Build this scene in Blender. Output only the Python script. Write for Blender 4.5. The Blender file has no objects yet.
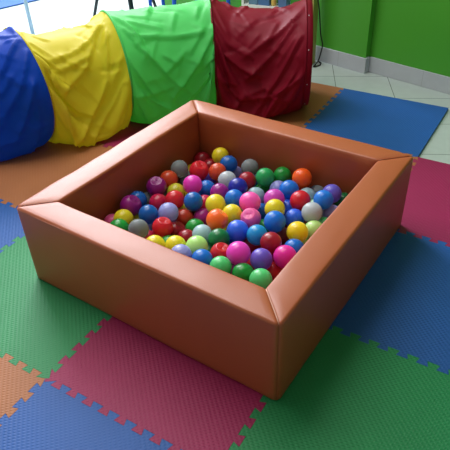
import bpy, bmesh, math, random
import numpy as np
from mathutils import Vector, Matrix, noise
C = bpy.context.scene.collection
S = 0.6                                   # one foam mat is 0.6 m; layout below is in mats

# ------------------------------------------------------------------ camera
cam = bpy.data.objects.new('camera', bpy.data.cameras.new('camera')); C.objects.link(cam)
cam.data.sensor_width = 36; cam.data.lens = 564.2736 / 450 * 36
cam.data.clip_start = .05
ROT = [[0.858647, -0.281392, 0.42842], [0.511512, 0.524042, -0.680981], [-0.032887, 0.803864, 0.593903]]
M = Matrix([list(r) for r in ROT]).to_4x4()
M.translation = Vector((1.7453 * S, -1.0488 * S, 2.2385 * S))
cam.matrix_world = M
bpy.context.scene.camera = cam

# ------------------------------------------------------------------ light
world = bpy.data.worlds.new('world'); bpy.context.scene.world = world
world.use_nodes = True
bg = world.node_tree.nodes['Background']
bg.inputs[0].default_value = (.98, .95, .92, 1); bg.inputs[1].default_value = .85
def area(name, loc, target, sx, sy, power, col):
    l = bpy.data.lights.new(name, 'AREA'); l.shape = 'RECTANGLE'; l.size = sx; l.size_y = sy
    l.energy = power; l.color = col
    o = bpy.data.objects.new(name, l); C.objects.link(o)
    o.location = loc
    o.rotation_euler = (Vector(target) - Vector(loc)).to_track_quat('-Z', 'Y').to_euler()
    return o
area('window_daylight', (-3.9, 4.1, 3.0), (-.2, .8, .3), 3.4, 2.6, 450, (.89, .92, 1))
area('ceiling_light', (-.9, 1.2, 2.9), (.1, .9, 0), 2.0, 1.6, 66, (1, .96, .9))
area('patio_daylight', (-3.2, 3.6, 3.2), (-3.2, 3.4, 0), 2.4, 2.4, 75, (1, .93, .95))
vs = bpy.context.scene.view_settings
vs.view_transform = 'Standard'; vs.look = 'None'; vs.gamma = 1; vs.use_curve_mapping = False
vs.exposure = 0.0

# ------------------------------------------------------------------ helpers
def lin(c):
    return tuple(((v / 255 / 12.92) if v / 255 <= .04045 else ((v / 255 + .055) / 1.055) ** 2.4) for v in c) + (1,)
def mat(name, rgb, rough=.5, spec=.5, metal=0, noise_amt=.06, noise_scale=6, bump=0, bump_scale=200, trans=0, ior=1.45, sheen=0, thin=0, coat=0):
    m = bpy.data.materials.new(name); m.use_nodes = True
    nt = m.node_tree; N = nt.nodes; Lk = nt.links
    b = N['Principled BSDF']
    b.inputs['Roughness'].default_value = rough
    b.inputs['Specular IOR Level'].default_value = spec
    b.inputs['Metallic'].default_value = metal
    b.inputs['Transmission Weight'].default_value = trans
    b.inputs['IOR'].default_value = ior
    b.inputs['Sheen Weight'].default_value = sheen
    b.inputs['Coat Weight'].default_value = coat
    c = lin(rgb)
    tc = N.new('ShaderNodeTexCoord'); nz = N.new('ShaderNodeTexNoise'); nz.inputs['Scale'].default_value = noise_scale
    nz.inputs['Detail'].default_value = 4
    Lk.new(tc.outputs['Object'], nz.inputs['Vector'])
    mx = N.new('ShaderNodeMix'); mx.data_type = 'RGBA'
    mx.inputs['A'].default_value = tuple(v * (1 - noise_amt) for v in c[:3]) + (1,)
    mx.inputs['B'].default_value = tuple(min(1, v * (1 + noise_amt)) for v in c[:3]) + (1,)
    Lk.new(nz.outputs['Fac'], mx.inputs['Factor']); Lk.new(mx.outputs['Result'], b.inputs['Base Color'])
    if bump:
        n2 = N.new('ShaderNodeTexNoise'); n2.inputs['Scale'].default_value = bump_scale
        Lk.new(tc.outputs['Object'], n2.inputs['Vector'])
        bp = N.new('ShaderNodeBump'); bp.inputs['Strength'].default_value = bump; bp.inputs['Distance'].default_value = .002
        Lk.new(n2.outputs['Fac'], bp.inputs['Height']); Lk.new(bp.outputs['Normal'], b.inputs['Normal'])
    if thin:
        tr = N.new('ShaderNodeBsdfTranslucent'); Lk.new(mx.outputs['Result'], tr.inputs['Color'])
        ms = N.new('ShaderNodeMixShader'); ms.inputs[0].default_value = thin
        Lk.new(b.outputs[0], ms.inputs[1]); Lk.new(tr.outputs[0], ms.inputs[2])
        Lk.new(ms.outputs[0], N['Material Output'].inputs[0])
    return m
def obj(name, bm, m, parent=None, smooth=True):
    if isinstance(bm, bmesh.types.BMesh):
        me = bpy.data.meshes.new(name); bm.to_mesh(me); bm.free()
    else: me = bm
    me.materials.clear(); me.materials.append(m)
    if smooth:
        for p in me.polygons: p.use_smooth = True
    o = bpy.data.objects.new(name, me); C.objects.link(o)
    if parent: o.parent = parent
    return o
def tag(o, label, cat, group=None):
    o['label'] = label; o['category'] = cat
    if group: o['group'] = group
    return o
def thing(name, label, cat, loc=(0, 0, 0), rz=0, group=None):
    o = bpy.data.objects.new(name, None); C.objects.link(o)
    o.empty_display_size = .1
    o.location = loc; o.rotation_euler = (0, 0, rz)
    return tag(o, label, cat, group)
def struct(o): o['kind'] = 'structure'; return o
def add_box(bm, a, b, bev=0, seg=2):
    r = bmesh.ops.create_cube(bm, size=1)
    vs_ = r['verts']
    for v in vs_:
        v.co = Vector([(a[i] + b[i]) / 2 + v.co[i] * (b[i] - a[i]) for i in range(3)])
    if bev:
        es = list({e for v in vs_ for e in v.link_edges})
        bmesh.ops.bevel(bm, geom=es, offset=bev, segments=seg, affect='EDGES', profile=.5)
    return bm
def box(a, b, bev=0, seg=2): return add_box(bmesh.new(), a, b, bev, seg)
def add_tube(bm, pts, r, n=12, cap=True):
    pts = [Vector(p) for p in pts]; rings = []
    up = Vector((0, 0, 1)); prev = None
    for i, p in enumerate(pts):
        t = (pts[min(i + 1, len(pts) - 1)] - pts[max(i - 1, 0)]).normalized()
        if prev is None:
            a = t.cross(up if abs(t.z) < .9 else Vector((1, 0, 0))).normalized()
        else: a = (prev - t * prev.dot(t)).normalized()
        prev = a; b = t.cross(a)
        rr = r[i] if isinstance(r, (list, tuple)) else r
        rings.append([bm.verts.new(p + (a * math.cos(k * 2 * math.pi / n) + b * math.sin(k * 2 * math.pi / n)) * rr) for k in range(n)])
    for i in range(len(rings) - 1):
        for k in range(n):
            bm.faces.new((rings[i][k], rings[i][(k + 1) % n], rings[i + 1][(k + 1) % n], rings[i + 1][k]))
    if cap:
        bm.faces.new(rings[0][::-1]); bm.faces.new(rings[-1])
    return bm
def tube(pts, r, n=12, cap=True): return add_tube(bmesh.new(), pts, r, n, cap)
def smooth_path(pts, k=8):
    out = []; p = [Vector(q) for q in pts]; p = [p[0]] + p + [p[-1]]
    for i in range(1, len(p) - 2):
        for j in range(k):
            t = j / k
            out.append(.5 * ((2 * p[i]) + (p[i + 1] - p[i - 1]) * t + (2 * p[i - 1] - 5 * p[i] + 4 * p[i + 1] - p[i + 2]) * t * t + (3 * p[i] - p[i - 1] - 3 * p[i + 1] + p[i + 2]) * t ** 3))
    return out + [p[-2]]

# ------------------------------------------------------------------ floor and walls
FLOOR = -.012
def tile_floor_material():
    m = bpy.data.materials.new('ceramic_tile'); m.use_nodes = True
    nt = m.node_tree; N = nt.nodes; Lk = nt.links; b = N['Principled BSDF']
    tc = N.new('ShaderNodeTexCoord'); mp = N.new('ShaderNodeMapping')
    mp.inputs['Rotation'].default_value = (0, 0, -math.radians(25.5))
    mp.inputs['Location'].default_value = (-.0306, -.130, 0)
    br = N.new('ShaderNodeTexBrick'); br.offset = 0; br.squash = 1
    br.inputs['Scale'].default_value = 1; br.inputs['Brick Width'].default_value = .321; br.inputs['Row Height'].default_value = .321
    br.inputs['Mortar Size'].default_value = .0022; br.inputs['Mortar Smooth'].default_value = .3
    br.inputs['Color1'].default_value = lin((186, 200, 198)); br.inputs['Color2'].default_value = lin((181, 196, 194))
    br.inputs['Mortar'].default_value = lin((110, 118, 112))
    nz = N.new('ShaderNodeTexNoise'); nz.inputs['Scale'].default_value = 22; nz.inputs['Detail'].default_value = 6
    mx = N.new('ShaderNodeMix'); mx.data_type = 'RGBA'; mx.blend_type = 'MULTIPLY'; mx.inputs['Factor'].default_value = .12
    Lk.new(tc.outputs['Object'], mp.inputs['Vector']); Lk.new(mp.outputs[0], br.inputs['Vector'])
    Lk.new(tc.outputs['Object'], nz.inputs['Vector'])
    Lk.new(br.outputs['Color'], mx.inputs['A']); Lk.new(nz.outputs['Fac'], mx.inputs['B'])
    Lk.new(mx.outputs['Result'], b.inputs['Base Color'])
    b.inputs['Roughness'].default_value = .22
    bp = N.new('ShaderNodeBump'); bp.inputs['Strength'].default_value = .3; bp.inputs['Distance'].default_value = .001; bp.invert = True
    Lk.new(br.outputs['Fac'], bp.inputs['Height']); Lk.new(bp.outputs[0], b.inputs['Normal'])
    return m
f = obj('floor', box((-6.5, -3, FLOOR - .08), (4.5, 6.5, FLOOR)), tile_floor_material(), smooth=False); struct(f)

wall_paint = mat('green_wall_paint', (72, 160, 46), rough=.42, spec=.5, noise_amt=.05, noise_scale=2.2, bump=.08, bump_scale=60)
skirt_mat = mat('skirting_tile', (182, 190, 198), rough=.25, noise_amt=.08, noise_scale=14)
grout_mat = mat('skirting_grout', (150, 155, 160), rough=.8)
# wall runs along WD; P1 = corner where the wall steps back
WD = Vector((.972, -.235, 0)).normalized(); WN = Vector((.235, .972, 0)).normalized()   # WN points away from the room
P1 = Vector((.03, 4.50, 0)) * S
def wall_box(s0, s1, d0, d1, z0, z1, bev=0):
    bm = box((s0, d0, z0), (s1, d1, z1), bev)
    for v in bm.verts: v.co = P1 + WD * v.co.x + WN * v.co.y + Vector((0, 0, v.co.z))
    return bm
STEP = .045
WL = -1.88
bm = wall_box(WL, 0, 0, .25, FLOOR, 2.7)
struct(obj('wall_back', bm, wall_paint, smooth=False))
struct(obj('wall_right', wall_box(0.0005, 4.0, STEP, .25, FLOOR, 2.7), wall_paint, smooth=False))
sk = .096
def skirting(name, s0, s1, d, ends=()):
    bm = wall_box(s0, s1, d - .009, d, FLOOR + .0003, FLOOR + sk, .0015)
    o = struct(obj(name, bm, skirt_mat, smooth=False))
    n = 0; s = s1 - .2 if s1 < .1 else s0 + .36
    bm = bmesh.new()
    while s0 + .05 < s < s1 - .05:
        b2 = wall_box(s - .001, s + .001, d - .0094, d - .008, FLOOR + .002, FLOOR + sk - .001)
        me = bpy.data.meshes.new('t'); b2.to_mesh(me); b2.free(); bm.from_mesh(me); s += -.4 if s1 < .1 else .4
    g = obj('tile_joint', bm, grout_mat, o, smooth=False)
    return o
room_paint = mat('pale_room_paint', (150, 146, 136), rough=.8, noise_scale=2)
struct(obj('wall_front_unseen', box((-3.2, -2.4, FLOOR), (3.6, -2.2, 4.2)), room_paint, smooth=False))  # unseen wall behind the camera, added to darken the pit's front faces
struct(obj('wall_side_unseen', box((3.4, -2.2, FLOOR), (3.6, 1.95, 4.2)), room_paint, smooth=False))  # unseen wall out of view, added to block world light from the right
struct(obj('ceiling_unseen', box((-4.6, -2.4, 4.2), (3.6, 5.6, 4.3)), room_paint, smooth=False))  # unseen ceiling, added so world light enters only from left and back
skirting('baseboard_back', -1.2, .009, 0)
skirting('baseboard_right', .0095, 4.0, STEP)
bm = wall_box(0.0002, .0092, .0005, STEP - .0095, FLOOR + .0003, FLOOR + sk)
struct(obj('trim_1', bm, skirt_mat, smooth=False))

# ------------------------------------------------------------------ foam mats
def foam_material(name, rgb, rough=.55):
    m = bpy.data.materials.new(name); m.use_nodes = True
    nt = m.node_tree; N = nt.nodes; Lk = nt.links; b = N['Principled BSDF']
    b.inputs['Roughness'].default_value = rough; b.inputs['Specular IOR Level'].default_value = .38
    tc = N.new('ShaderNodeTexCoord')
    hs = []
    for ang, per in ((45, .0092), (-45, .0125)):
        mp = N.new('ShaderNodeMapping'); mp.inputs['Rotation'].default_value = (0, 0, math.radians(ang))
        wv = N.new('ShaderNodeTexWave'); wv.wave_type = 'BANDS'; wv.bands_direction = 'X'; wv.inputs['Scale'].default_value = 2 * math.pi / per / 20
        Lk.new(tc.outputs['Object'], mp.inputs['Vector']); Lk.new(mp.outputs[0], wv.inputs['Vector']); hs.append(wv)
    mu = N.new('ShaderNodeMath'); mu.operation = 'MULTIPLY'
    Lk.new(hs[0].outputs['Fac'], mu.inputs[0]); Lk.new(hs[1].outputs['Fac'], mu.inputs[1])
    nz = N.new('ShaderNodeTexNoise'); nz.inputs['Scale'].default_value = 5; nz.inputs['Detail'].default_value = 5
    Lk.new(tc.outputs['Object'], nz.inputs['Vector'])
    c = lin(rgb)
    mx = N.new('ShaderNodeMix'); mx.data_type = 'RGBA'
    mx.inputs['A'].default_value = tuple(v * .86 for v in c[:3]) + (1,); mx.inputs['B'].default_value = tuple(min(1, v * 1.14) for v in c[:3]) + (1,)
    Lk.new(nz.outputs['Fac'], mx.inputs['Factor'])
    Lk.new(mx.outputs['Result'], b.inputs['Base Color'])
    bp = N.new('ShaderNodeBump'); bp.inputs['Strength'].default_value = .55; bp.inputs['Distance'].default_value = .0016
    Lk.new(mu.outputs[0], bp.inputs['Height']); Lk.new(bp.outputs[0], b.inputs['Normal'])
    return m
FOAM = {'green': foam_material('green_foam', (34, 134, 80)), 'magenta': foam_material('magenta_foam', (150, 30, 84)),
        'blue': foam_material('blue_foam', (32, 88, 164)), 'orange': foam_material('orange_foam', (166, 106, 66))}
T = {(-1, -1): ('orange', 'tan orange foam mat at the lower left corner, tip meeting three other mats'),
     (0, -1): ('blue', 'bright blue foam mat at the bottom left, below the magenta mat'),
     (0, 0): ('magenta', 'magenta foam mat under the front corner of the ball pit'),
     (1, 0): ('green', 'green foam mat at the bottom right, beside the front corner of the ball pit'),
     (1, 1): ('blue', 'dark blue foam mat at the right side of the ball pit, between green and magenta'),
     (1, 2): ('magenta', 'magenta foam mat at the right edge, behind the dark blue mat'),
     (0, 3): ('blue', 'blue foam mat with straight outer edges near the green wall'),
     (-1, 3): ('orange', 'orange foam mat reaching under the open end of the crimson tunnel section'),
     (-1, 0): ('green', 'green foam mat at the left, under the left corner of the ball pit'),
     (-2, 0): ('blue', 'blue foam mat wedge at the left edge, between the orange and green mats'),
     (-2, 1): ('orange', 'orange foam mat lying in front of the blue and yellow tunnel sections'),
     (-2, 2): ('magenta', 'dark magenta foam mat partly under the green tunnel section'),
     (-1, 1): ('blue', 'foam mat mostly covered by the left half of the ball pit'),
     (0, 1): ('green', 'foam mat wholly covered by the right half of the ball pit'),
     (-1, 2): ('orange', 'foam mat between the back side of the ball pit and the tunnel'),
     (0, 2): ('orange', 'foam mat under the far corner of the ball pit, an orange sliver showing beside it')}
T[(-1, 1)] = ('magenta', T[(-1, 1)][1])
def edge_profile():          # one mat edge from 0 to 1: list of (along, out) in mats
    a = .017; p = [(0, 0)]
    for k in range(10):
        c = .03 + .1 * k
        wt, wn = .031, .020
        if k == 0: p += [(.0, a)] if False else []
        p += [(c - wn, -a), (c - wt, a), (c + wt, a), (c + wn, -a)] if True else []
    p = [q for q in p if 0.004 < q[0] < .996]
    return [(0, 0)] + [(.0, 0)] * 0 + p + [(1, 0)]
PR = edge_profile()
def side(p0, p1, jig, sign):
    # boundary running p0 -> p1; 'out' is measured on a fixed world side so both mats share it
    d = Vector(p1) - Vector(p0)
    rev = (d.x < 0 or d.y < 0)
    q0, q1 = (p1, p0) if rev else (p0, p1)
    d = Vector(q1) - Vector(q0); n = Vector((-d.y, d.x))       # fixed side
    if not jig: pts = [Vector(q0), Vector(q1)]
    else: pts = [Vector(q0) + d * a + n * o for a, o in PR]
    return pts[::-1] if rev else pts
for (i, j), (colr, lab) in T.items():
    pts = []
    corners = [(i, j), (i + 1, j), (i + 1, j + 1), (i, j + 1)]
    nbs = [(i, j - 1), (i + 1, j), (i, j + 1), (i - 1, j)]
    for k in range(4):
        pts += side(corners[k], corners[(k + 1) % 4], nbs[k] in T, 1)[:-1]
    # shrink by a hair so that neighbours keep a joint line
    n = len(pts); q = []
    cl = [p.copy() for p in pts]
    for k in range(n):
        a, b, c = cl[k - 1], cl[k], cl[(k + 1) % n]
        e1 = (b - a); e2 = (c - b)
        if e1.length < 1e-6 or e2.length < 1e-6: q.append(b); continue
        e1.normalize(); e2.normalize()
        n1 = Vector((-e1.y, e1.x)); n2 = Vector((-e2.y, e2.x)); m_ = (n1 + n2)
        m_ = m_ / max(m_.length_squared, .5) * 2 * .5 * 2
        q.append(b + m_ * .0011 * .5)
    bm = bmesh.new()
    cx, cy = (i + .5), (j + .5)
    top = [bm.verts.new(((p.x - cx) * S, (p.y - cy) * S, 0)) for p in q]
    bot = [bm.verts.new(((p.x - cx) * S, (p.y - cy) * S, FLOOR + .0002)) for p in q]
    ft = bm.faces.new(top)
    bm.faces.new(bot[::-1])
    for k in range(n): bm.faces.new((top[k], bot[k], bot[(k + 1) % n], top[(k + 1) % n]))
    bmesh.ops.recalc_face_normals(bm, faces=bm.faces)
    o = obj('foam_mat', bm, FOAM[colr], smooth=False); o.location = (cx * S, cy * S, 0)
    tag(o, lab, 'foam mat', 'interlocking foam floor mats')
bm = box((-.6, -.9, FLOOR + .0002), (.6, .9, 0), .002)
o = obj('foam_mat', bm, FOAM['blue'], smooth=False); o.location = ((-5.48 - 1.0) * S, 4.75 * S, 0); o.rotation_euler = (0, 0, -.02)
o.rotation_euler[2] = math.radians(-16.5)
tag(o, 'blue mat far behind at the top left corner, alone on the bright floor', 'foam mat')

# ------------------------------------------------------------------ ball pit
PX, PY, PTH, PW, PD, PH, PT = 0.273, 1.2996, -0.0545, 1.6421, 1.6211, 0.5155, 0.1572
PW += .030; PD += .030; PT += .015
vinyl = mat('orange_vinyl', (162, 82, 46), rough=.43, spec=.66, noise_amt=.07, noise_scale=5, bump=.25, bump_scale=420)
thread = mat('seam_thread', (222, 176, 156), rough=.6)
pit = thing('ball_pit', 'square ball pit with orange padded vinyl walls, filled with coloured balls', 'ball pit', (PX * S, PY * S, 0), PTH)
def foam_wall(L, seed):
    # cross-section (o across from outer face, z) with rounded edges; mitred at both ends; built along local x, outer face at y=-D
    t, h = PT * S, PH * S; r = .009; z0 = .002
    sec = []
    for k in range(15): sec.append((0, z0 + .004 + (h - r - z0 - .004) * k / 14, 'o'))
    for k in range(1, 6):
        a = k / 6 * math.pi / 2; sec.append((r - r * math.cos(a), h - r + r * math.sin(a), 'o'))
    for k in range(0, 7): sec.append((r + (t - 2 * r) * k / 6, h, 't'))
    for k in range(1, 6):
        a = k / 6 * math.pi / 2; sec.append((t - r + r * math.sin(a), h - r + r * math.cos(a), 't'))
    for k in range(12): sec.append((t, h - r - (h - r - z0) * k / 11, 'i'))
    for k in range(1, 4): sec.append((t - t * k / 4, z0, 'b'))
    sec.append((.003, z0, 'b'))
    n = len(sec); NL = 60; rc = .018
    bm = bmesh.new(); rows = []
    for i in range(NL + 1):
        u = i / NL; u = .5 - .5 * math.cos(math.pi * u) if False else (u + .35 * math.sin(2 * math.pi * u) / (2 * math.pi) * -1)
        row = []
        for (o, z, kd) in sec:
            s0 = .293 * rc * max(0, 1 - o / rc)           # the mitre cuts the rounded corner at 45 degrees
            x = -L / 2 + o + s0 + (L - 2 * (o + s0)) * u
            e = min(u, 1 - u) * (L - 2 * (o + s0))
            oo = o
            if o < rc:
                dx = max(0, rc - (e + s0))
                oo = o + (rc - math.sqrt(max(0, rc * rc - dx * dx))) * (1 - o / rc)
            fall = min(1, e / .03)
            # soft bulge and creases of the cover
            zz = z
            p = Vector((x * 3.1 + seed * 7, o * 9, z * 5))
            w = noise.noise(p) * .0022 + noise.noise(Vector((x * 11 + seed, o * 26, z * 9 + 3))) * .0009
            bul = .0035 * math.sin(math.pi * max(0, min(1, z / h))) * math.sin(math.pi * u) ** .5
            if kd == 'o': oo -= (w * 1.2 + bul) * fall
            elif kd == 'i': oo += (w * 1.5 + bul * .6) * fall
            if kd == 't' or z > h - r * 1.01:
                zz += (w + .0025 * math.sin(math.pi * min(1, max(0, o / t)))) * fall - .0016 * max(0, 1 - e / .006)
            row.append(bm.verts.new((x, -oo, zz)))
        rows.append(row)
    for i in range(NL):
        for k in range(n):
            bm.faces.new((rows[i][k], rows[i + 1][k], rows[i + 1][(k + 1) % n], rows[i][(k + 1) % n]))
    bm.faces.new(rows[0]); bm.faces.new(rows[-1][::-1])
    for v in bm.verts: v.co.y = -v.co.y
    bmesh.ops.recalc_face_normals(bm, faces=bm.faces)
    return bm
hw, hd = PW * S / 2, PD * S / 2
for k, (L, off, a) in enumerate(((PW * S, hd, 0), (PD * S, hw, 90), (PW * S, hd, 180), (PD * S, hw, 270))):
    bm = foam_wall(L, k)
    rot = Matrix.Rotation(math.radians(a), 4, 'Z') @ Matrix.Translation((0, -off, 0))
    bmesh.ops.transform(bm, matrix=rot, verts=bm.verts)
    o = obj('foam_wall', bm, vinyl, pit)
    # seam along the outer top edge
    pts = [rot @ Vector((-L / 2 + .022 + (L - .044) * i / 40, .0012 + .0012 * noise.noise(Vector((i * .3, k, 0))), PH * S - .0065)) for i in range(41)]
    obj('edge_seam', tube(pts, .0013, 6), vinyl, o)
for sx, sy in ((-1, -1), (1, -1), (1, 1), (-1, 1)):
    pts = []
    for i in range(9):
        q = .008 + (PT * S - .013) * i / 8
        pts.append(Vector((sx * (hw - q), sy * (hd - q), PH * S + .0004 - (.004 if i == 0 else 0) - (.0012 if i == 8 else 0))))
    o = obj('corner_seam', tube(pts, .0014, 6), thread if (sx, sy) == (1, -1) else vinyl, pit)
FLP = .085 * S
bm = box((-hw + PT * S + .001, -hd + PT * S + .001, .002), (hw - PT * S - .001, hd - PT * S - .001, FLP - .002), .01, 3)
obj('floor_pad', bm, mat('pit_floor_vinyl', (120, 50, 30), rough=.4), pit)

# ------------------------------------------------------------------ balls
BC = {'purple': (128, 22, 112), 'redorange': (200, 62, 34), 'blue': (22, 98, 205), 'crimson': (190, 24, 66), 'darkblue': (12, 78, 160),
      'lavender': (132, 138, 214), 'yellow': (222, 200, 32), 'green': (26, 140, 52), 'pink': (240, 84, 150), 'clear': (150, 160, 165),
      'red': (196, 24, 38), 'darkred': (138, 16, 32), 'rustred': (176, 48, 30), 'magenta': (158, 26, 122), 'paleblue': (150, 190, 204),
      'orange': (255, 84, 26), 'darkgreen': (18, 106, 58), 'lime': (160, 228, 108), 'mint': (70, 196, 104), 'royal': (44, 92, 240),
      'skyblue': (24, 128, 200), 'magentapink': (226, 48, 172), 'maroon': (104, 12, 28), 'violet': (88, 66, 180), 'hotmagenta': (224, 34, 142),
      'white': (176, 188, 198), 'palegreen': (150, 206, 160), 'amber': (240, 194, 20), 'palelime': (172, 222, 120), 'violetblue': (92, 84, 200),
      'purplepink': (184, 52, 160), 'navy': (26, 34, 140), 'midgreen': (30, 148, 78), 'hotpink': (255, 72, 160), 'olive': (190, 182, 42)}
BM = {}
for k, c in BC.items():
    if k == 'clear': m = mat('clear_plastic', (172, 184, 190), rough=.25, trans=.6, ior=1.2, noise_amt=.04)
    elif k in ('white', 'paleblue'): m = mat(k + '_plastic', c, rough=.25, trans=.15, ior=1.3, noise_amt=.04)
    else: m = mat(k + '_plastic', c, rough=.3, spec=.45, noise_amt=.05, noise_scale=9)
    if 'clear' not in k:
        pb = m.node_tree.nodes['Principled BSDF']; pb.inputs['Subsurface Weight'].default_value = .45; pb.inputs['Subsurface Scale'].default_value = .35; pb.inputs['Subsurface Radius'].default_value = (1, 1, 1)
    BM[k] = m
def ball_mesh(dent):
    bm = bmesh.new(); bmesh.ops.create_icosphere(bm, subdivisions=4 if not dent else 5, radius=1)
    if dent:                                   # a pushed-in cap with a raised crescent rim
        d = Vector((.1, -.25, 1)).normalized()
        for v in bm.verts:
            n = v.co.normalized(); q = n.dot(d)
            r = (n - d * q)
            c0 = .84
            if q > c0:
                s = (q - c0) / (1 - c0)
                v.co = n - d * (q - c0) * 1.45 + d * .035 * math.sin(2 * math.atan2(r.y, r.x) + .6) * s + Vector((0, 0, 0))
            elif q > c0 - .06: v.co = n * (1 + .012 * (1 - abs(q - c0 + .03) / .03))
    else:                                      # faint mould line round the middle
        for v in bm.verts:
            if abs(v.co.z) < .03: v.co *= 1.002
    me = bpy.data.meshes.new('plastic_ball'); bm.to_mesh(me); bm.free()
    for p in me.polygons: p.use_smooth = True
    return me
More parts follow.
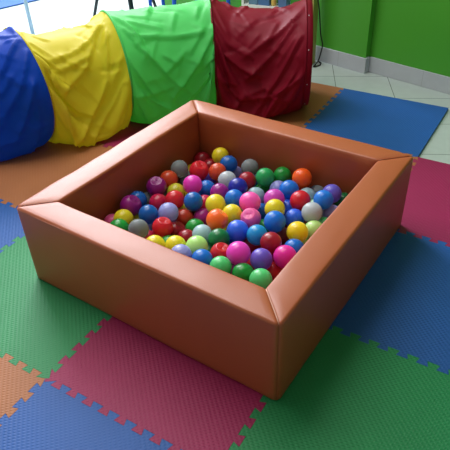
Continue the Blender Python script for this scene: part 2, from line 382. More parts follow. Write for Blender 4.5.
BALLS = [
 (-0.1695, 0.814, 0.1637, 0.0395, 'purple', 1, 'dented purple ball with blue ball on its left and orange-red ball on its right'),
 (-0.1666, 0.8909, 0.1544, 0.0368, 'redorange', 0, 'orange-red ball with purple ball on its left and magenta pink ball on its right'),
 (-0.2032, 0.7328, 0.137, 0.0363, 'blue', 0, 'blue ball with crimson ball on its right and deep blue ball in front of it'),
 (-0.1786, 0.6646, 0.1611, 0.0401, 'purple', 1, 'dented purple ball with blue ball on its right and yellow ball in front of it'),
 (-0.1998, 0.7938, 0.0988, 0.0363, 'clear', 0, 'half-hidden clear grey ball with blue ball on its left and crimson ball on its right'),
 (-0.126, 0.762, 0.1303, 0.0369, 'crimson', 0, 'crimson ball with blue ball on its left and red ball on its right'),
 (-0.0856, 0.6503, 0.1605, 0.0363, 'darkblue', 0, 'deep blue ball with purple ball on its left and lavender ball on its right'),
 (-0.03, 0.6976, 0.158, 0.0374, 'lavender', 0, 'lavender ball with deep blue ball on its left and rust red ball on its right'),
 (-0.1529, 0.5887, 0.1557, 0.0366, 'yellow', 0, 'yellow ball with clear grey ball on its right and purple ball behind it'),
 (-0.1589, 0.6552, 0.0884, 0.0363, 'yellow', 0, 'yellow ball with clear grey ball in front of it and deep blue ball at right'),
 (-0.1203, 0.5248, 0.1651, 0.0363, 'green', 0, 'half-hidden green ball with clear grey ball on its right and yellow ball behind it'),
 (-0.211, 0.5899, 0.1154, 0.0363, 'pink', 0, 'half-hidden pink ball with green ball on its right by the left foam wall'),
 (-0.0525, 0.5504, 0.1702, 0.0367, 'clear', 0, 'clear grey ball with green ball on its left and red ball on its right'),
 (-0.001, 0.6199, 0.151, 0.0378, 'red', 1, 'dented red ball with dark red ball on its right and lavender ball behind it'),
 (-0.0833, 0.6514, 0.0882, 0.0363, 'lavender', 0, 'half-hidden lavender ball with clear grey ball on its left and red ball on its right'),
 (0.0131, 0.6749, 0.1037, 0.0363, 'darkred', 1, 'dented dark red ball with red ball at left and dark red ball at right'),
 (-0.0439, 0.5811, 0.1051, 0.0363, 'crimson', 0, 'half-hidden crimson ball with clear grey ball on its left and yellow ball on its right'),
 (0.0379, 0.5207, 0.1533, 0.0363, 'yellow', 0, 'half-hidden yellow ball with yellow ball on its right and red ball behind it'),
 (0.0499, 0.5814, 0.1154, 0.0363, 'green', 0, 'half-hidden green ball with yellow ball on its right and red ball behind it'),
 (0.1029, 0.5519, 0.1543, 0.0363, 'yellow', 0, 'yellow ball with dark red ball on its right and dark red ball behind it'),
 (0.0017, 0.7458, 0.1126, 0.0363, 'rustred', 0, 'rust red ball with lavender ball on its left and green ball on its right'),
 (0.0795, 0.6481, 0.1083, 0.0363, 'darkred', 0, 'half-hidden dark red ball with pale blue ball on its right and green ball behind it'),
 (0.0571, 0.7909, 0.1046, 0.0363, 'magenta', 0, 'dark magenta ball with rust red ball at left and bright orange ball at right'),
 (0.0691, 0.7198, 0.1062, 0.0363, 'green', 0, 'green ball with rust red ball on its left and bright orange ball on its right'),
 (0.14, 0.6612, 0.1424, 0.0363, 'paleblue', 0, 'pale blue ball with dark red ball at left and dark green ball at right'),
 (0.1626, 0.7265, 0.1726, 0.0394, 'orange', 1, 'dented bright orange ball with dark magenta ball at left and yellow ball at right'),
 (0.0942, 0.825, 0.1584, 0.0377, 'yellow', 0, 'yellow ball with bright orange ball in front of it and blue ball on its right'),
 (0.1788, 0.8026, 0.1559, 0.0363, 'yellow', 0, 'yellow ball with bright orange ball on its left and pink ball on its right'),
 (0.2121, 0.6548, 0.1535, 0.0377, 'darkgreen', 0, 'dark green ball with pale blue ball at left and royal blue ball at right'),
 (0.171, 0.58, 0.1575, 0.0378, 'lime', 0, 'pale lime ball with lavender ball on its left and dark green ball on its right'),
 (0.1569, 0.5064, 0.1681, 0.0363, 'lavender', 0, 'half-hidden lavender ball with yellow ball on its left and pale lime ball on its right'),
 (0.2244, 0.5286, 0.1583, 0.0363, 'blue', 0, 'blue ball with red ball on its right and pale lime ball behind it'),
 (0.1814, 0.6389, 0.0884, 0.0363, 'darkgreen', 0, 'dark green ball with pale lime ball on its left and red ball on its right'),
 (0.2557, 0.5963, 0.1499, 0.0363, 'red', 1, 'dented red ball with blue ball on its left and magenta pink ball on its right'),
 (0.2968, 0.5262, 0.1588, 0.0363, 'mint', 0, 'mint green ball with blue ball on its left and magenta pink ball on its right'),
 (0.2471, 0.7237, 0.1551, 0.0394, 'royal', 0, 'royal blue ball with sky blue ball on its right and yellow ball behind it'),
 (0.1397, 0.7213, 0.1018, 0.0363, 'green', 0, 'half-hidden green ball with dark green ball on its right and bright orange ball behind it'),
 (0.1598, 0.7887, 0.0873, 0.0363, 'yellow', 0, 'yellow ball with pale blue ball on its left and royal blue ball on its right'),
 (0.0122, 0.7994, 0.1597, 0.0363, 'darkblue', 0, 'deep blue ball with red ball on its left and yellow ball on its right'),
 (0.0228, 0.8566, 0.1166, 0.0363, 'crimson', 0, 'half-hidden crimson ball with deep blue ball on its left and yellow ball on its right'),
 (0.3247, 0.594, 0.1785, 0.0398, 'magentapink', 0, 'magenta pink ball with red ball on its left and dark red ball on its right'),
 (0.2931, 0.7371, 0.0971, 0.0363, 'darkred', 0, 'dark red ball with magenta pink ball at left and dark red ball at right'),
 (0.3219, 0.7274, 0.1622, 0.0363, 'skyblue', 0, 'sky blue ball with royal blue ball at left and dark red ball at right'),
 (0.2868, 0.8548, 0.093, 0.0363, 'green', 0, 'half-hidden green ball with pink ball on its left and blue ball on its right'),
 (0.3882, 0.7016, 0.1719, 0.0363, 'darkred', 0, 'dark red ball with sky blue ball on its left and maroon ball on its right'),
 (0.3711, 0.8255, 0.1032, 0.0363, 'maroon', 0, 'maroon ball with dark red ball on its left and amber yellow ball on its right'),
 (0.346, 0.8138, 0.1716, 0.0387, 'blue', 0, 'blue ball with deep blue ball on its left and royal blue ball on its right'),
 (0.3958, 0.6177, 0.1636, 0.0368, 'violet', 0, 'violet ball with red ball on its right and dark red ball behind it'),
 (0.3709, 0.7424, 0.093, 0.0363, 'red', 0, 'half-hidden red ball with violet ball on its left and hot magenta ball on its right'),
 (0.3316, 0.6478, 0.093, 0.0363, 'red', 0, 'half-hidden red ball with violet ball on its right and dark red ball behind it'),
 (0.4582, 0.6651, 0.1649, 0.0386, 'hotmagenta', 0, 'hot magenta ball with violet ball on its left and maroon ball behind it'),
 (0.4272, 0.6405, 0.1021, 0.0363, 'red', 0, 'half-hidden red ball with hot magenta ball behind it and mint green ball on its left'),
 (0.4405, 0.5297, 0.1633, 0.0363, 'mint', 0, 'mint green ball with green ball on its left and red ball on its right'),
 (0.3709, 0.5414, 0.1484, 0.0363, 'green', 0, 'green ball with mint green ball on its left and mint green ball on its right'),
 (0.309, 0.8876, 0.1674, 0.0374, 'yellow', 0, 'yellow ball with purple-pink ball behind it and royal blue ball on its right'),
 (0.3732, 0.9199, 0.1264, 0.0369, 'royal', 0, 'royal blue ball with blue ball on its left and milky white ball on its right'),
 (0.3164, 0.9884, 0.1089, 0.0363, 'royal', 1, 'dented royal blue ball with yellow ball on its left and red ball on its right'),
 (0.3658, 0.9838, 0.1648, 0.0387, 'red', 0, 'red ball with royal blue ball on its left and pale blue ball on its right'),
 (0.4364, 0.9292, 0.1691, 0.0378, 'white', 0, 'milky white ball with royal blue ball on its left and lavender ball on its right'),
 (0.4157, 1.0206, 0.1243, 0.0363, 'palegreen', 0, 'half-hidden pale green ball with red ball on its left and blue ball on its right'),
 (0.4338, 0.8133, 0.1574, 0.0376, 'amber', 0, 'amber yellow ball with maroon ball on its left and pale lime ball on its right'),
 (0.471, 0.873, 0.138, 0.0363, 'palelime', 0, 'pale lime ball with amber yellow ball on its left and milky white ball behind it'),
 (0.4793, 0.9402, 0.1128, 0.0363, 'mint', 0, 'half-hidden mint green ball with pale lime ball on its left and lavender ball behind it'),
 (0.4852, 1.0097, 0.1252, 0.0363, 'lavender', 0, 'half-hidden lavender ball with blue ball behind it and milky white ball on its left'),
 (0.4594, 1.0643, 0.0873, 0.0363, 'pink', 0, 'half-hidden pink ball with milky white ball on its left and blue ball behind it'),
 (0.4434, 0.8342, 0.0873, 0.0363, 'lime', 0, 'half-hidden pale lime ball with blue ball on its left and amber yellow ball behind it'),
 (0.4533, 0.7463, 0.1361, 0.0363, 'blue', 0, 'blue ball with maroon ball on its left and amber yellow ball behind it'),
 (0.2195, 1.1335, 0.1501, 0.0363, 'green', 0, 'green ball with emerald green ball on its left and bright orange ball on its right'),
 (0.315, 1.1082, 0.1805, 0.0387, 'orange', 0, 'bright orange ball with green ball on its left and clear grey ball on its right'),
 (0.3049, 1.1301, 0.111, 0.0363, 'rustred', 0, 'rust red ball with blue ball on its left and pale blue ball on its right'),
 (0.3737, 1.1264, 0.1141, 0.0363, 'clear', 0, 'clear grey ball with pale blue ball at left and violet blue ball at right'),
 (0.3597, 1.0611, 0.1345, 0.0363, 'paleblue', 0, 'pale blue ball with red ball on its left and clear grey ball on its right'),
 (0.2945, 1.0372, 0.1603, 0.038, 'blue', 0, 'blue ball with pale blue ball on its right and green ball behind it'),
 (0.4503, 1.0809, 0.1658, 0.0363, 'violetblue', 0, 'violet blue ball with blue ball on its left and lavender ball in front of it'),
 (0.4488, 1.0004, 0.1852, 0.0364, 'blue', 0, 'blue ball with pale blue ball on its left and violet blue ball on its right'),
 (0.4846, 1.1203, 0.1163, 0.0363, 'darkgreen', 0, 'half-hidden dark green ball with blue ball on its left by the back foam wall'),
 (0.2353, 1.067, 0.1269, 0.0363, 'lavender', 0, 'half-hidden lavender ball with emerald green ball on its left and blue ball on its right'),
 (0.2731, 0.9543, 0.1598, 0.0393, 'purplepink', 0, 'purple-pink ball with pale blue ball on its left and blue ball on its right'),
 (-0.0749, 1.1405, 0.1602, 0.0365, 'yellow', 0, 'yellow ball with dark red ball on its left and deep blue ball on its right'),
 (-0.0124, 1.1022, 0.1564, 0.0369, 'darkblue', 0, 'deep blue ball with yellow ball on its left and clear grey ball on its right'),
 (-0.0059, 1.1371, 0.0924, 0.0363, 'lavender', 0, 'lavender ball with clear grey ball at right and navy blue ball in front of it'),
 (0.0783, 1.1201, 0.156, 0.0363, 'clear', 0, 'clear grey ball with lavender ball on its left and emerald green ball on its right'),
 (0.1112, 1.0362, 0.1484, 0.0363, 'darkred', 0, 'dark red ball with navy blue ball at left and emerald green ball at right'),
 (0.1706, 1.0767, 0.1599, 0.0377, 'midgreen', 0, 'emerald green ball with dark red ball on its left and lavender ball on its right'),
 (0.0438, 0.9965, 0.1525, 0.0377, 'white', 0, 'milky white ball with orange-red ball on its left and lavender ball on its right'),
 (0.1112, 0.9629, 0.1585, 0.0381, 'navy', 0, 'navy blue ball with milky white ball at left and dark red ball at right'),
 (0.1598, 1.078, 0.0873, 0.0363, 'green', 0, 'half-hidden green ball with lavender ball on its right and emerald green ball behind it'),
 (0.1748, 0.9909, 0.12, 0.0375, 'paleblue', 0, 'pale blue ball with navy blue ball on its left and purple-pink ball on its right'),
 (0.1356, 0.8932, 0.1546, 0.0363, 'blue', 0, 'blue ball with hot pink ball on its right and navy blue ball behind it'),
 (0.2092, 0.8823, 0.1682, 0.04, 'hotpink', 0, 'hot pink ball with blue ball on its left and deep blue ball on its right'),
 (0.2333, 0.9206, 0.107, 0.0363, 'darkblue', 0, 'half-hidden deep blue ball with pink ball on its left and yellow ball on its right'),
 (0.252, 0.8091, 0.1572, 0.0374, 'pink', 1, 'dented pink ball with yellow ball on its left and deep blue ball on its right'),
 (-0.1794, 1.156, 0.1053, 0.0368, 'darkred', 0, 'dark red ball with clear grey ball on its left and yellow ball on its right'),
 (-0.0925, 1.0005, 0.1587, 0.0401, 'red', 1, 'dented red ball with orange-red ball on its right and dark red ball behind it'),
 (-0.1167, 1.1202, 0.1048, 0.0363, 'darkred', 0, 'dark red ball with orange-red ball in front of it and yellow ball on its right'),
 (-0.1625, 0.9627, 0.1665, 0.0363, 'clear', 0, 'clear grey ball with purple ball at left and olive yellow ball in front of it'),
 (-0.1453, 0.9936, 0.1032, 0.0371, 'clear', 0, 'clear grey ball with orange-red ball on its left and magenta pink ball on its right'),
 (-0.0222, 1.0297, 0.1562, 0.0363, 'redorange', 0, 'orange-red ball with red ball on its left and milky white ball on its right'),
 (-0.052, 0.892, 0.1631, 0.0381, 'magentapink', 0, 'magenta pink ball with olive yellow ball on its left and blue ball on its right'),
 (-0.0239, 0.9468, 0.12, 0.0363, 'blue', 0, 'blue ball with magenta pink ball on its left and purple ball on its right'),
 (-0.1072, 0.8547, 0.1317, 0.0367, 'olive', 0, 'olive yellow ball with purple ball on its left and magenta pink ball on its right'),
 (-0.1115, 0.9115, 0.0873, 0.0363, 'yellow', 0, 'half-hidden yellow ball with olive yellow ball on its left and blue ball on its right'),
 (-0.0588, 0.7792, 0.1561, 0.0371, 'red', 0, 'red ball with crimson ball on its left and deep blue ball on its right'),
 (0.0578, 0.9128, 0.1479, 0.0363, 'purple', 0, 'purple ball with blue ball on its left and blue ball on its right'),
 (0.0597, 0.9503, 0.0873, 0.0363, 'yellow', 0, 'half-hidden yellow ball with hot pink ball on its right and purple ball behind it'),
 (-0.0843, 1.054, 0.093, 0.0363, 'violet', 0, 'half-hidden violet ball with milky white ball on its right and orange-red ball behind it'),
 (0.1695, 0.875, 0.093, 0.0363, 'green', 0, 'half-hidden green ball with pink ball on its right and hot pink ball behind it'),
 (0.1356, 0.5403, 0.0888, 0.0378, 'lavender', 0, ''),
 (0.3175, 0.4977, 0.0888, 0.0378, 'darkred', 0, ''),
 (0.0576, 0.4958, 0.0888, 0.0378, 'red', 0, ''),
 (-0.0417, 0.8831, 0.0888, 0.0378, 'darkred', 0, 'dark red ball with rust red ball at left and dark magenta ball at right'),
 (0.3126, 0.5724, 0.0888, 0.0378, 'magenta', 0, 'dark magenta ball with mint green ball on its left and green ball on its right'),
 (0.4205, 0.4841, 0.0888, 0.0378, 'orange', 0, ''),
 (0.2332, 0.5611, 0.0888, 0.0378, 'lavender', 0, ''),
 (0.4551, 0.5555, 0.0888, 0.0378, 'blue', 0, ''),
 (-0.206, 0.4913, 0.0888, 0.0378, 'royal', 0, ''),
 (-0.1129, 0.5224, 0.0888, 0.0378, 'red', 0, ''),
 (0.0206, 1.0615, 0.0888, 0.0378, 'blue', 0, ''),
 (0.0971, 0.8639, 0.0888, 0.0378, 'green', 0, 'half-hidden green ball with hot pink ball on its right and blue ball behind it'),
 (0.2101, 0.4492, 0.0888, 0.0378, 'orange', 0, ''),
 (0.4924, 0.456, 0.0888, 0.0378, 'magenta', 0, ''),
 (-0.024, 0.4829, 0.0888, 0.0378, 'yellow', 0, ''),
 (0.3526, 0.4252, 0.0888, 0.0378, 'red', 0, ''),
 (0.4932, 0.6905, 0.0888, 0.0378, 'red', 0, ''),
 (0.5131, 0.608, 0.0888, 0.0378, 'red', 0, ''),
 (-0.0541, 0.8106, 0.0888, 0.0378, 'yellow', 0, 'half-hidden yellow ball with lavender ball on its left and deep blue ball on its right'),
 (0.2157, 0.7404, 0.0888, 0.0378, 'royal', 0, 'royal blue ball with dark red ball on its right and royal blue ball behind it'),
 (-0.171, 1.0717, 0.0888, 0.0378, 'yellow', 0, 'yellow ball with red ball on its right and magenta pink ball in front of it'),
 (0.5135, 0.7997, 0.0888, 0.0378, 'lavender', 0, ''),
 (0.2509, 0.6739, 0.0888, 0.0378, 'clear', 0, 'clear grey ball with red ball on its left and magenta pink ball on its right'),
 (0.098, 1.1375, 0.0888, 0.0378, 'blue', 0, 'blue ball with dark red ball on its left and emerald green ball on its right'),
 (0.1095, 0.4367, 0.0888, 0.0378, 'blue', 0, ''),
 (0.2415, 1.0006, 0.0888, 0.0378, 'magenta', 0, 'dark magenta ball with hot pink ball on its left and yellow ball on its right'),
 (0.5383, 1.0786, 0.0888, 0.0378, 'blue', 0, ''),
 (-0.0734, 0.725, 0.0888, 0.0378, 'royal', 0, 'royal blue ball with deep blue ball on its left and lavender ball on its right'),
 (0.5222, 0.8844, 0.0888, 0.0378, 'yellow', 0, ''),
 (-0.1486, 0.445, 0.0888, 0.0378, 'darkred', 0, ''),
 (-0.1851, 0.8647, 0.0888, 0.0378, 'clear', 0, 'half-hidden clear grey ball with orange-red ball behind it and red ball on its right'),
 (0.2976, 1.0566, 0.0888, 0.0378, 'darkred', 0, ''),
 (0.1303, 0.9368, 0.0888, 0.0378, 'yellow', 0, ''),
 (0.3858, 0.5807, 0.0888, 0.0378, 'green', 0, ''),
 (0.2271, 0.8146, 0.0888, 0.0378, 'lavender', 0, ''),
 (0.4298, 0.4115, 0.0923, 0.0378, 'magenta', 0, ''),
 (0.2796, 0.4338, 0.1226, 0.0378, 'lavender', 0, ''),
 (0.0261, 0.4354, 0.1229, 0.0378, 'lavender', 0, ''),
]

meshes = {}
rnd = random.Random(4)
for k, (x, y, z, r, c, dent, lab) in enumerate(BALLS):
    key = (c, dent)
    if key not in meshes:
        meshes[key] = ball_mesh(dent); meshes[key].materials.append(BM[c])
    o = bpy.data.objects.new('plastic_ball', meshes[key]); C.objects.link(o)
    o.location = (x, y, z); o.scale = (r, r, r)
    o.rotation_euler = (rnd.uniform(-.5, .5), rnd.uniform(-.5, .5), rnd.uniform(0, 6.28)) if dent else (rnd.uniform(0, 3), rnd.uniform(0, 3), 0)
    tag(o, lab or 'plastic ball buried in the lower layer of the ball pit', 'ball', 'plastic balls in the ball pit')

# ------------------------------------------------------------------ play tunnel
HO = [(-2.62,1.22,.95,.45),(-1.955,1.875,1.24,.45),(-1.575,2.53,1.0,.452),(-1.01,3.23,.62,.45),(-.238,3.52,.47,.458)]
FOLDS = [
 (0, [(0.915, 2.042), (0.763, 2.356)]),
 (0, [(0.966, 2.251), (0.831, 2.67), (0.661, 2.985)]),
 (0, [(0.898, 2.723), (0.881, 3.22), (0.746, 4.241)]),
 (0, [(0.898, 2.775), (0.695, 3.456), (0.61, 3.482)]),
 (1, [(0.0, 1.911), (0.068, 2.121), (0.305, 2.382), (0.559, 2.278)]),
 (1, [(0.017, 2.356), (0.169, 2.749), (0.339, 3.089), (0.441, 3.168)]),
 (1, [(0.915, 1.728), (0.542, 2.409), (0.271, 2.723)]),
 (1, [(0.881, 2.068), (0.712, 2.775), (0.508, 3.142), (0.271, 3.665)]),
 (1, [(0.0, 2.88), (0.119, 3.194), (0.288, 3.796)]),
 (1, [(0.831, 3.037), (0.61, 3.299), (0.441, 3.613), (0.407, 4.241)]),
 (1, [(0.271, 2.225), (0.542, 2.121), (0.847, 1.885)]),
 (2, [(0.068, 2.173), (0.153, 2.461), (0.271, 2.644), (0.424, 2.932), (0.576, 3.168)]),
 (2, [(0.0, 1.728), (0.153, 2.251), (0.475, 2.278), (0.746, 2.304)]),
 (2, [(0.898, 2.356), (0.746, 2.618), (0.593, 2.906), (0.508, 3.089)]),
 (2, [(0.0, 3.377), (0.169, 3.246), (0.373, 3.456), (0.61, 4.241)]),
 (2, [(0.0, 2.618), (0.051, 2.827), (0.22, 3.168)]),
 (2, [(0.915, 2.906), (0.746, 3.089), (0.593, 3.325)]),
 (3, [(0.0, 1.859), (0.271, 2.409), (0.441, 2.539), (0.61, 2.356), (0.881, 2.121), (0.966, 1.963)]),
 (3, [(0.881, 2.225), (0.695, 2.539), (0.508, 2.801), (0.424, 2.958)]),
 (3, [(0.085, 2.304), (0.22, 2.592), (0.373, 2.775), (0.508, 2.88)]),
 (3, [(0.508, 2.88), (0.593, 3.115), (0.373, 3.299), (0.305, 3.534)]),
 (3, [(0.932, 2.539), (0.746, 2.932), (0.61, 3.22), (0.441, 3.77)]),
 (3, [(0.034, 3.246), (0.339, 3.351), (0.746, 3.272), (0.949, 3.194)]),
 (3, [(0.847, 3.115), (0.627, 3.587), (0.475, 4.006)]),
]

def tunnel_section(h0,h1,seed,slack=1.13,inner=.93,cslack=1.012,nt=96,ns=32,steps=140,its=14):
    rng=np.random.default_rng(seed)
    def ring(h):
        cx,cy,yaw,r=h
        t=np.arange(nt)*2*np.pi/nt
        hx=np.array([-np.sin(yaw),np.cos(yaw),0])
        return np.array([cx,cy,r+.014])*S+r*S*(np.cos(t)[:,None]*hx+np.sin(t)[:,None]*np.array([0,0,1.]))
    A,B=ring(h0),ring(h1)
    u=np.linspace(0,1,ns+1)[:,None,None]
    ca=A.mean(0);cb=B.mean(0);axd=(cb-ca);AL=np.linalg.norm(axd);axd/=AL
    X=A[None]*(1-u)+B[None]*u
    c=X.mean(1,keepdims=True)
    # initial noise: low frequency radial modes
    nz=np.zeros((ns+1,nt))
    tt=np.arange(nt)*2*np.pi/nt
    uu=np.linspace(0,1,ns+1)
    for k in range(26):
        m=rng.integers(2,17);a=rng.normal()*0.007;p=rng.uniform(0,6.28);q=rng.integers(1,5);sh=rng.uniform(-4,4)
        nz+=a*np.sin(np.pi*q*uu)[:,None]*np.cos(m*tt[None]+p+sh*uu[:,None])
    X=X+(X-c)/np.linalg.norm(X-c,axis=2,keepdims=True)*nz[:,:,None]
    X[0],X[-1]=A,B
    La=np.linalg.norm(A-B,axis=1).mean()*slack/ns*np.ones((ns,nt))
    La*= (np.linalg.norm(A-B,axis=1)/np.linalg.norm(A-B,axis=1).mean())[None]*.6+.4
    Lc=2*np.pi*h0[3]*S/nt*cslack
    W=np.ones((ns+1,nt,1));W[0]=W[-1]=0
    V=np.zeros_like(X);dt=1/60.
    Ld=np.hypot(La.mean(),Lc)
    def solve(a,b,wa,wb,L,k):
        d=b-a;l=np.linalg.norm(d,axis=-1,keepdims=True)+1e-12
        s=(l-L)/l*d/np.maximum(wa+wb,1e-9)*k
        return s
    idx=np.arange(nt)
    for st in range(steps):
        V[:,:,2]-=9.8*dt
        V*=.96
        Xn=X+V*dt*W
        for it in range(its):
            for par in (0,1):
                a=Xn[par:-1:2];b=Xn[par+1::2];n=min(len(a),len(b));
                wa=W[par:-1:2][:n];wb=W[par+1::2][:n]
                s=solve(a[:n],b[:n],wa,wb,La[par::2][:n,:,None],1.)
                Xn[par:-1:2][:n]+=s*wa;Xn[par+1::2][:n]-=s*wb
            for par in (0,1):
                i=idx[par::2];j=(i+1)%nt
                s=solve(Xn[:,i],Xn[:,j],W[:,i],W[:,j],Lc,1.)
                Xn[:,i]+=s*W[:,i];Xn[:,j]-=s*W[:,j]
            for par in (0,1):
              for dj in (1,-1):
                r0=np.arange(par,ns,2);r1=r0+1
                a=Xn[r0];b=np.roll(Xn[r1],-dj,axis=1)
                wa=W[r0];wb=W[r1]
                s=solve(a,b,wa,wb,Ld,.25)
                Xn[r0]+=s*wa
                Xn[r1]-=np.roll(s,dj,axis=1)*wb
            # bending (skip constraints), only resist compression
            for par in range(2):
                r0=np.arange(par,ns-1,1)[::2];r1=r0+2
                if len(r0):
                    a=Xn[r0];b=Xn[r1]
                    s=solve(a,b,W[r0],W[r1],2*La.mean(),.03)
                    Xn[r0]+=s*W[r0]*.5;Xn[r1]-=s*W[r1]*.5
            rel=Xn-ca;al=(rel@axd)[...,None];rad=rel-al*axd;rl=np.linalg.norm(rad,axis=2,keepdims=True)
            uu_=np.clip(al/AL,0,1);rmin=h0[3]*S*(1-(1-inner)*np.minimum(1,4*uu_*(1-uu_)*1.3))
            Xn=Xn+np.where((rl<rmin)&(W>0),rad/np.maximum(rl,1e-6)*(rmin-rl),0)
            Xn[:,:,2]=np.maximum(Xn[:,:,2],.003)
        V=(Xn-X)/dt;X=Xn
        sp=np.linalg.norm(V,axis=2,keepdims=True);V*=np.minimum(1,1.5/np.maximum(sp,1e-9))
        on=X[:,:,2:3]<.004;V=np.where(on,V*.3,V)
    return X

def crease(X, folds, seed, L, Rr, ha, hb):
    # finer grid, then sharp folds pushed out of (and pulled into) the cloth
    ns, nt = X.shape[:2]
    Y = np.empty((2 * ns - 1, nt, 3)); Y[::2] = X; Y[1::2] = (X[1:] + X[:-1]) / 2
    Z = np.empty((2 * ns - 1, 2 * nt, 3)); Z[:, ::2] = Y; Z[:, 1::2] = (Y + np.roll(Y, -1, axis=1)) / 2
    X = Z; ns, nt = X.shape[:2]
    for _ in range(2):
        K = X.copy(); K[1:-1] = (X[1:-1] * 2 + X[2:] + X[:-2]) / 4; X = (K * 2 + np.roll(K, 1, 1) + np.roll(K, -1, 1)) / 4
        X[0], X[-1] = K[0], K[-1]
    rng = np.random.default_rng(seed)
    ss = np.linspace(0, 1, ns)[:, None]; tt = (np.arange(nt) * 2 * np.pi / nt)[None]
    H = np.zeros((ns, nt))
    def seg(p, q, amp, w0, w1, fade):
        ax, ay = p[0] * L, p[1] * Rr; bx, by = q[0] * L, q[1] * Rr
        x = ss * L + 0 * tt; y0 = tt * Rr + 0 * ss
        y = (y0 - ay + np.pi * Rr) % (2 * np.pi * Rr) - np.pi * Rr + ay
        dx, dy = bx - ax, by - ay; l = math.hypot(dx, dy) + 1e-9
        u = ((x - ax) * dx + (y - ay) * dy) / l / l; v = ((x - ax) * dy - (y - ay) * dx) / l
        e = np.maximum(np.maximum(-u, u - 1), 0) * l
        up = 1 if dy * 0 + dx >= 0 else -1                  # steep side faces down
        d = v * up
        pr = np.where(d > 0, np.exp(-(d / w0)), 1.25 * np.exp(-(-d / w1)) - .25 * np.exp(-np.abs(-d - 2.2 * w1) / w1))
        return amp * pr * np.exp(-(e / fade) ** 2)
    for pl in folds:
        h = np.zeros_like(H)
        for a, b in zip(pl, pl[1:]):
            h = np.maximum(h, seg(a, b, AMP * rng.uniform(.75, 1.2), rng.uniform(.016, .030), .009, .03))
        H += h
    for k in range(100):
        s0, t0 = rng.uniform(.05, .95), rng.uniform(0, 6.28); a = rng.uniform(.3, 1.25) * rng.choice([-1, 1]); l = rng.uniform(.04, .13)
        H += seg((s0, t0), (s0 + math.cos(a) * l / L, t0 + math.sin(a) * l / Rr), rng.uniform(.2, .55) * AMP * rng.choice([-1, 1], p=[.35, .65]), rng.uniform(.010, .024), .007, .02)
    H *= np.clip(np.minimum(ss, 1 - ss) / .10, 0, 1) ** .6
    du = np.gradient(X, axis=0); dv = (np.roll(X, -1, 1) - np.roll(X, 1, 1)) / 2
    n = np.cross(du, dv); n /= np.linalg.norm(n, axis=2, keepdims=True) + 1e-12
    c = X.mean(1, keepdims=True)
    if ((X - c) * n).sum() < 0: n = -n
    X = X + n * H[:, :, None]
    for h, sg in ((ha, 1), (hb, -1)):                    # stay between the two hoops
        nn = np.array([math.cos(h[2]), math.sin(h[2]), 0]); q = (X - np.array([h[0] * S, h[1] * S, 0])) @ nn * sg
        q = np.minimum(q, 0) * -sg; q[0] = 0; q[-1] = 0
        X = X + q[:, :, None] * nn
    X[:, :, 2] = np.maximum(X[:, :, 2], .003)
    return X
AMP = .018

tunnel = thing('play_tunnel', 'long fabric crawl tunnel in blue, yellow, green and crimson sections behind the ball pit', 'play tunnel', (HO[2][0] * S, HO[2][1] * S, 0))
TC = [('blue', (6, 68, 190), 'blue fabric section'), ('yellow', (222, 206, 50), 'yellow fabric section'), ('green', (92, 216, 116), 'bright green fabric section'), ('crimson', (136, 14, 42), 'crimson fabric section')]
SL = (1.08, 1.09, 1.08, 1.12)
INN = (.93, .80, .95, .82)
org = Vector(tunnel.location)
for i, (nm, rgb, lab) in enumerate(TC):
    X = tunnel_section(HO[i], HO[i + 1], i + 11, SL[i], INN[i])
    X = crease(X, [f[1] for f in FOLDS if f[0] == i], i + 5, .85 * S, .475 * S, HO[i], HO[i + 1])
    ns, nt_ = X.shape[0], X.shape[1]
    bm = bmesh.new()
    g = [[bm.verts.new(Vector(X[a, b]) - org) for b in range(nt_)] for a in range(ns)]
    for a in range(ns - 1):
        for b in range(nt_): bm.faces.new((g[a][b], g[a + 1][b], g[a + 1][(b + 1) % nt_], g[a][(b + 1) % nt_]))
    m = mat(nm + '_nylon', rgb, rough=.5, spec=.22, noise_amt=.04, thin=.34, bump=.1, bump_scale=900)
    o = obj('fabric_section', bm, m, tunnel); o['label'] = lab
for i, h in enumerate(HO):
    cx, cy, yaw, r = h
    hx = Vector((-math.sin(yaw), math.cos(yaw), 0))
    pts = [Vector((cx, cy, r + .014)) * S + (hx * math.cos(t) + Vector((0, 0, 1)) * math.sin(t)) * (r * S + .0005) - org for t in [k * 2 * math.pi / 64 for k in range(65)]]
    c = TC[min(i, 3)]
    bind = bpy.data.materials.get(c[0] + '_nylon') if i != 4 else bpy.data.materials['crimson_nylon']
    o = obj('hoop', tube(pts, .0055, 8, False), bind, tunnel)
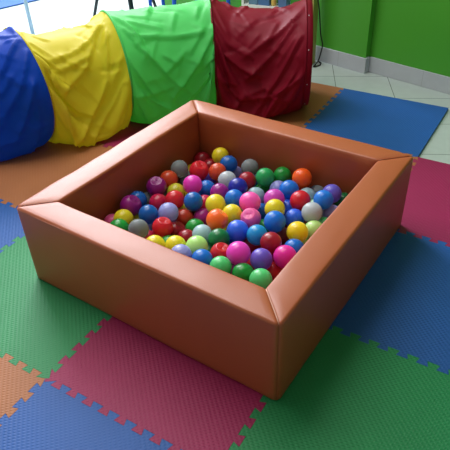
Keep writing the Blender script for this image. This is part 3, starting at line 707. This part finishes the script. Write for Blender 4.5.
# snap fasteners on the crimson end hem
cx, cy, yaw, r = HO[4]
hx = Vector((-math.sin(yaw), math.cos(yaw), 0)); ax = Vector((math.cos(yaw), math.sin(yaw), 0))
snapm = mat('snap_metal', (205, 205, 210), rough=.3, metal=.6)
hem = bmesh.new(); rr = []
for k in range(97):
    t = k * 2 * math.pi / 96
    d = hx * math.cos(t) + Vector((0, 0, 1)) * math.sin(t)
    rr.append([hem.verts.new(Vector((cx, cy, r + .014)) * S + d * (r * S + q) + ax * w - org) for w, q in ((-.004, .0015), (.014, .002), (.030, 0), (.032, -.003))])
for k in range(96):
    for q in range(3): hem.faces.new((rr[k][q], rr[k + 1][q], rr[k + 1][q + 1], rr[k][q + 1]))
bmesh.ops.remove_doubles(hem, verts=hem.verts, dist=.0002)
hm = obj('hem', hem, bpy.data.materials['crimson_nylon'], tunnel)
for k in range(10):
    t = k * 2 * math.pi / 10 + .25
    d = hx * math.cos(t) + Vector((0, 0, 1)) * math.sin(t)
    p = Vector((cx, cy, r + .014)) * S + d * (r * S + .002) + ax * .012 - org
    b2 = bmesh.new(); bmesh.ops.create_uvsphere(b2, u_segments=10, v_segments=6, radius=.003)
    bmesh.ops.transform(b2, matrix=Matrix.Translation(p), verts=b2.verts)
    obj('snap', b2, snapm, hm)

# ------------------------------------------------------------------ shelf with packs behind the tunnel
white_lam = mat('white_laminate', (222, 226, 226), rough=.4)
edge_wood = mat('shelf_edge_wood', (170, 168, 96), rough=.5, noise_scale=30)
g0 = P1 + WD * -.782 + WN * -.27           # front left foot
SHM = Matrix.Translation((g0.x, g0.y, FLOOR)) @ Matrix.Rotation(math.radians(4.4), 4, 'Z')
sh = thing('open_shelf', 'white open shelf unit against the green wall behind the crimson tunnel section', 'shelf'); sh.matrix_world = SHM
SWd, SDp, SHt = .482, .095, 1.1
BZ = .345
obj('side_panel', box((0, 0, 0), (.016, SDp, SHt), .001), white_lam, sh, False)
o = obj('side_panel', box((SWd - .014, 0, 0), (SWd, SDp, SHt), .001), edge_wood, sh, False); o['label'] = 'yellowish wooden side panel'
for z in (.06, BZ - .018, .62, .86, 1.08):
    obj('shelf_board', box((.0163, .001, z), (SWd - .0143, SDp, z + .018), .001), white_lam, sh, False)
# (placed after the shelf) packs standing on the shelf board

# black three-legged stool
black = mat('black_steel', (22, 34, 44), rough=.4, metal=.2)
feet = [Vector((-2.179, 2.671, FLOOR)), Vector((-1.744, 2.662, FLOOR)), Vector((-1.738, 2.985, FLOOR))]
cen = (feet[0] + feet[1] + feet[2]) / 3
st = thing('stool', 'black three-legged stool behind the green tunnel section', 'stool', (cen.x, cen.y, FLOOR))
top = .52
for k, ft in enumerate(feet):
    q = ft - cen; q.z = 0
    a = Vector((q.x * .42, q.y * .42, top))
    e = Vector((q.x, q.y, .011))
    obj('leg', tube([e, e.lerp(a, .5), a], [.011, .0125, .015] if k != 1 else [.016, .018, .02], 14), black, st)
bm = bmesh.new()
prof = [(0, top - .012), (.15, top - .012), (.165, top - .004), (.17, top + .01), (.165, top + .022), (.15, top + .03), (0, top + .032)]
def lathe(prof, n=40):
    bm = bmesh.new(); R_ = []
    for r, z in prof:
        if r < 1e-6: R_.append([bm.verts.new((0, 0, z))])
        else: R_.append([bm.verts.new((r * math.cos(2 * math.pi * k / n), r * math.sin(2 * math.pi * k / n), z)) for k in range(n)])
    for a, b in zip(R_, R_[1:]):
        for k in range(n):
            if len(a) == 1: bm.faces.new((a[0], b[(k + 1) % n], b[k]))
            elif len(b) == 1: bm.faces.new((a[k], a[(k + 1) % n], b[0]))
            else: bm.faces.new((a[k], a[(k + 1) % n], b[(k + 1) % n], b[k]))
    bmesh.ops.recalc_face_normals(bm, faces=bm.faces)
    return bm
obj('seat', lathe(prof), black, st)
# blue chairs
bluep = mat('blue_plastic_leg', (24, 84, 200), rough=.35)
def chair(name, label, cat, x, y, side, rz, seat, back, lr):
    t = thing(name, label, cat, (x, y, FLOOR), rz); h = side / 2
    for sx in (-1, 1):
        for sy in (-1, 1):
            e = Vector((sx * h, sy * h, .0)); a = Vector((sx * h * .88, sy * h * .88, seat))
            obj('leg', tube([e, e.lerp(a, .5), a], [lr, lr * 1.05, lr * 1.15], 14), bluep, t)
    obj('seat', box((-h * 1.05, -h * 1.05, seat), (h * 1.05, h * 1.05, seat + .02), .009, 3), bluep, t)
    if back:
        bm = bmesh.new(); n = 10
        for k in range(2):
            add_tube(bm, [((-1 + 2 * k) * h * .85, h * .92, seat + .012), ((-1 + 2 * k) * h * .85, h * 1.12, seat + .3)], .011, 10)
        add_box(bm, (-h * .97, h * 1.0, seat + .14), (h * .97, h * 1.14, seat + .31), .006)
        obj('backrest', bm, bluep, t)
    return t
chair('chair', 'small blue chair whose legs show above the green tunnel section', 'chair', -1.21, 2.77, .29, math.radians(-2.2), .46, True, .0135)
chair('stand', 'narrow blue stand showing beside the right leg of the black stool', 'stand', -1.625, 2.80, .10, math.radians(38), .42, False, .012)
# pole
pole = mat('pale_blue_plastic_tube', (176, 206, 232), rough=.3, trans=.2)
o = thing('pole', 'pale blue upright pole standing behind the yellow tunnel section', 'pole', (-2.264, 2.148, FLOOR))
obj('shaft', tube([(0, 0, .01), (0, 0, 1.7)], .013, 16), pole, o)
obj('base', lathe([(0, 0), (.11, 0), (.11, .008), (.03, .018), (.018, .04), (0, .04)]), pole, o)
# cable
cabm = mat('black_rubber', (16, 16, 18), rough=.5)
cp = [(-.295, 2.60, .60), (-.298, 2.605, 0.4836), (-.302, 2.655, 0.4151), (-.305, 2.70, 0.3382), (-.303, 2.722, 0.2502), (-.290, 2.7174, 0.1752), (-0.272, 2.71, 0.1249), (-0.272, 2.6973, 0.0843), (-0.290, 2.705, 0.02), (-0.300, 2.68, -0.004), (-0.2999, 2.655, -0.008), (-0.286, 2.668, -0.008), (-0.276, 2.70, -0.008), (-.284, 2.735, -.008), (-.302, 2.750, -.008), (-.31, 2.758, -.008)]
tag(obj('power_cable', tube(smooth_path(cp), .0042, 8), cabm), 'thin black cable hanging down and curling on the floor by the green wall', 'cable')
for n_, x0, x1, z1, c, lab in (('storage_box', .045, .105, .15, (92, 128, 160), 'grey-blue box standing at the left end of the white shelf'),
                               ('storage_box', .11, .185, .14, (70, 112, 165), 'blue box in the middle of the white shelf, left of the yellow tub'),
                               ('yellow_tub', .19, .225, .10, (216, 186, 96), 'yellow tub standing on the white shelf between blue packs'),
                               ('storage_box', .245, .30, .15, (84, 120, 165), 'blue pack on the white shelf, right of the dark bottle')):
    if n_ == 'yellow_tub':
        t = thing(n_, lab, 'tub', (0, 0, 0)); r = (x1 - x0) / 2
        obj('body', lathe([(0, 0), (r * .8, 0), (r, .01), (r, z1), (0, z1)], 24), mat('yellow_tub_plastic', c, rough=.4), t)
        obj('lid', lathe([(0, z1), (r * 1.06, z1), (r * 1.06, z1 + .012), (0, z1 + .014)], 24), white_lam, t)
        dy = .02 + r
    else:
        t = thing(n_, lab, 'box', (0, 0, 0)); r = (x1 - x0) / 2
        m_ = mat('box_card', c, rough=.5)
        obj('body', box((-r, -.035, 0), (r, .035, z1), .002), m_, t, False)
        obj('lid', box((-r - .001, -.036, z1 + .0003), (r + .001, .036, z1 + .02), .002), white_lam, t, False)
        dy = .05
    t.matrix_world = SHM @ Matrix.Translation((( x0 + x1) / 2, dy, BZ))
t = thing('bottle', 'dark bottle on the white shelf, right of the yellow tub', 'bottle'); t.matrix_world = SHM @ Matrix.Translation((.235, .05, BZ))
obj('body', lathe([(0, 0), (.007, 0), (.008, .004), (.008, .09), (.004, .11), (.004, .125), (0, .125)], 20), black, t)
obj('cap', lathe([(0, .1252), (.005, .1252), (.005, .14), (0, .14)], 16), bluep, t)
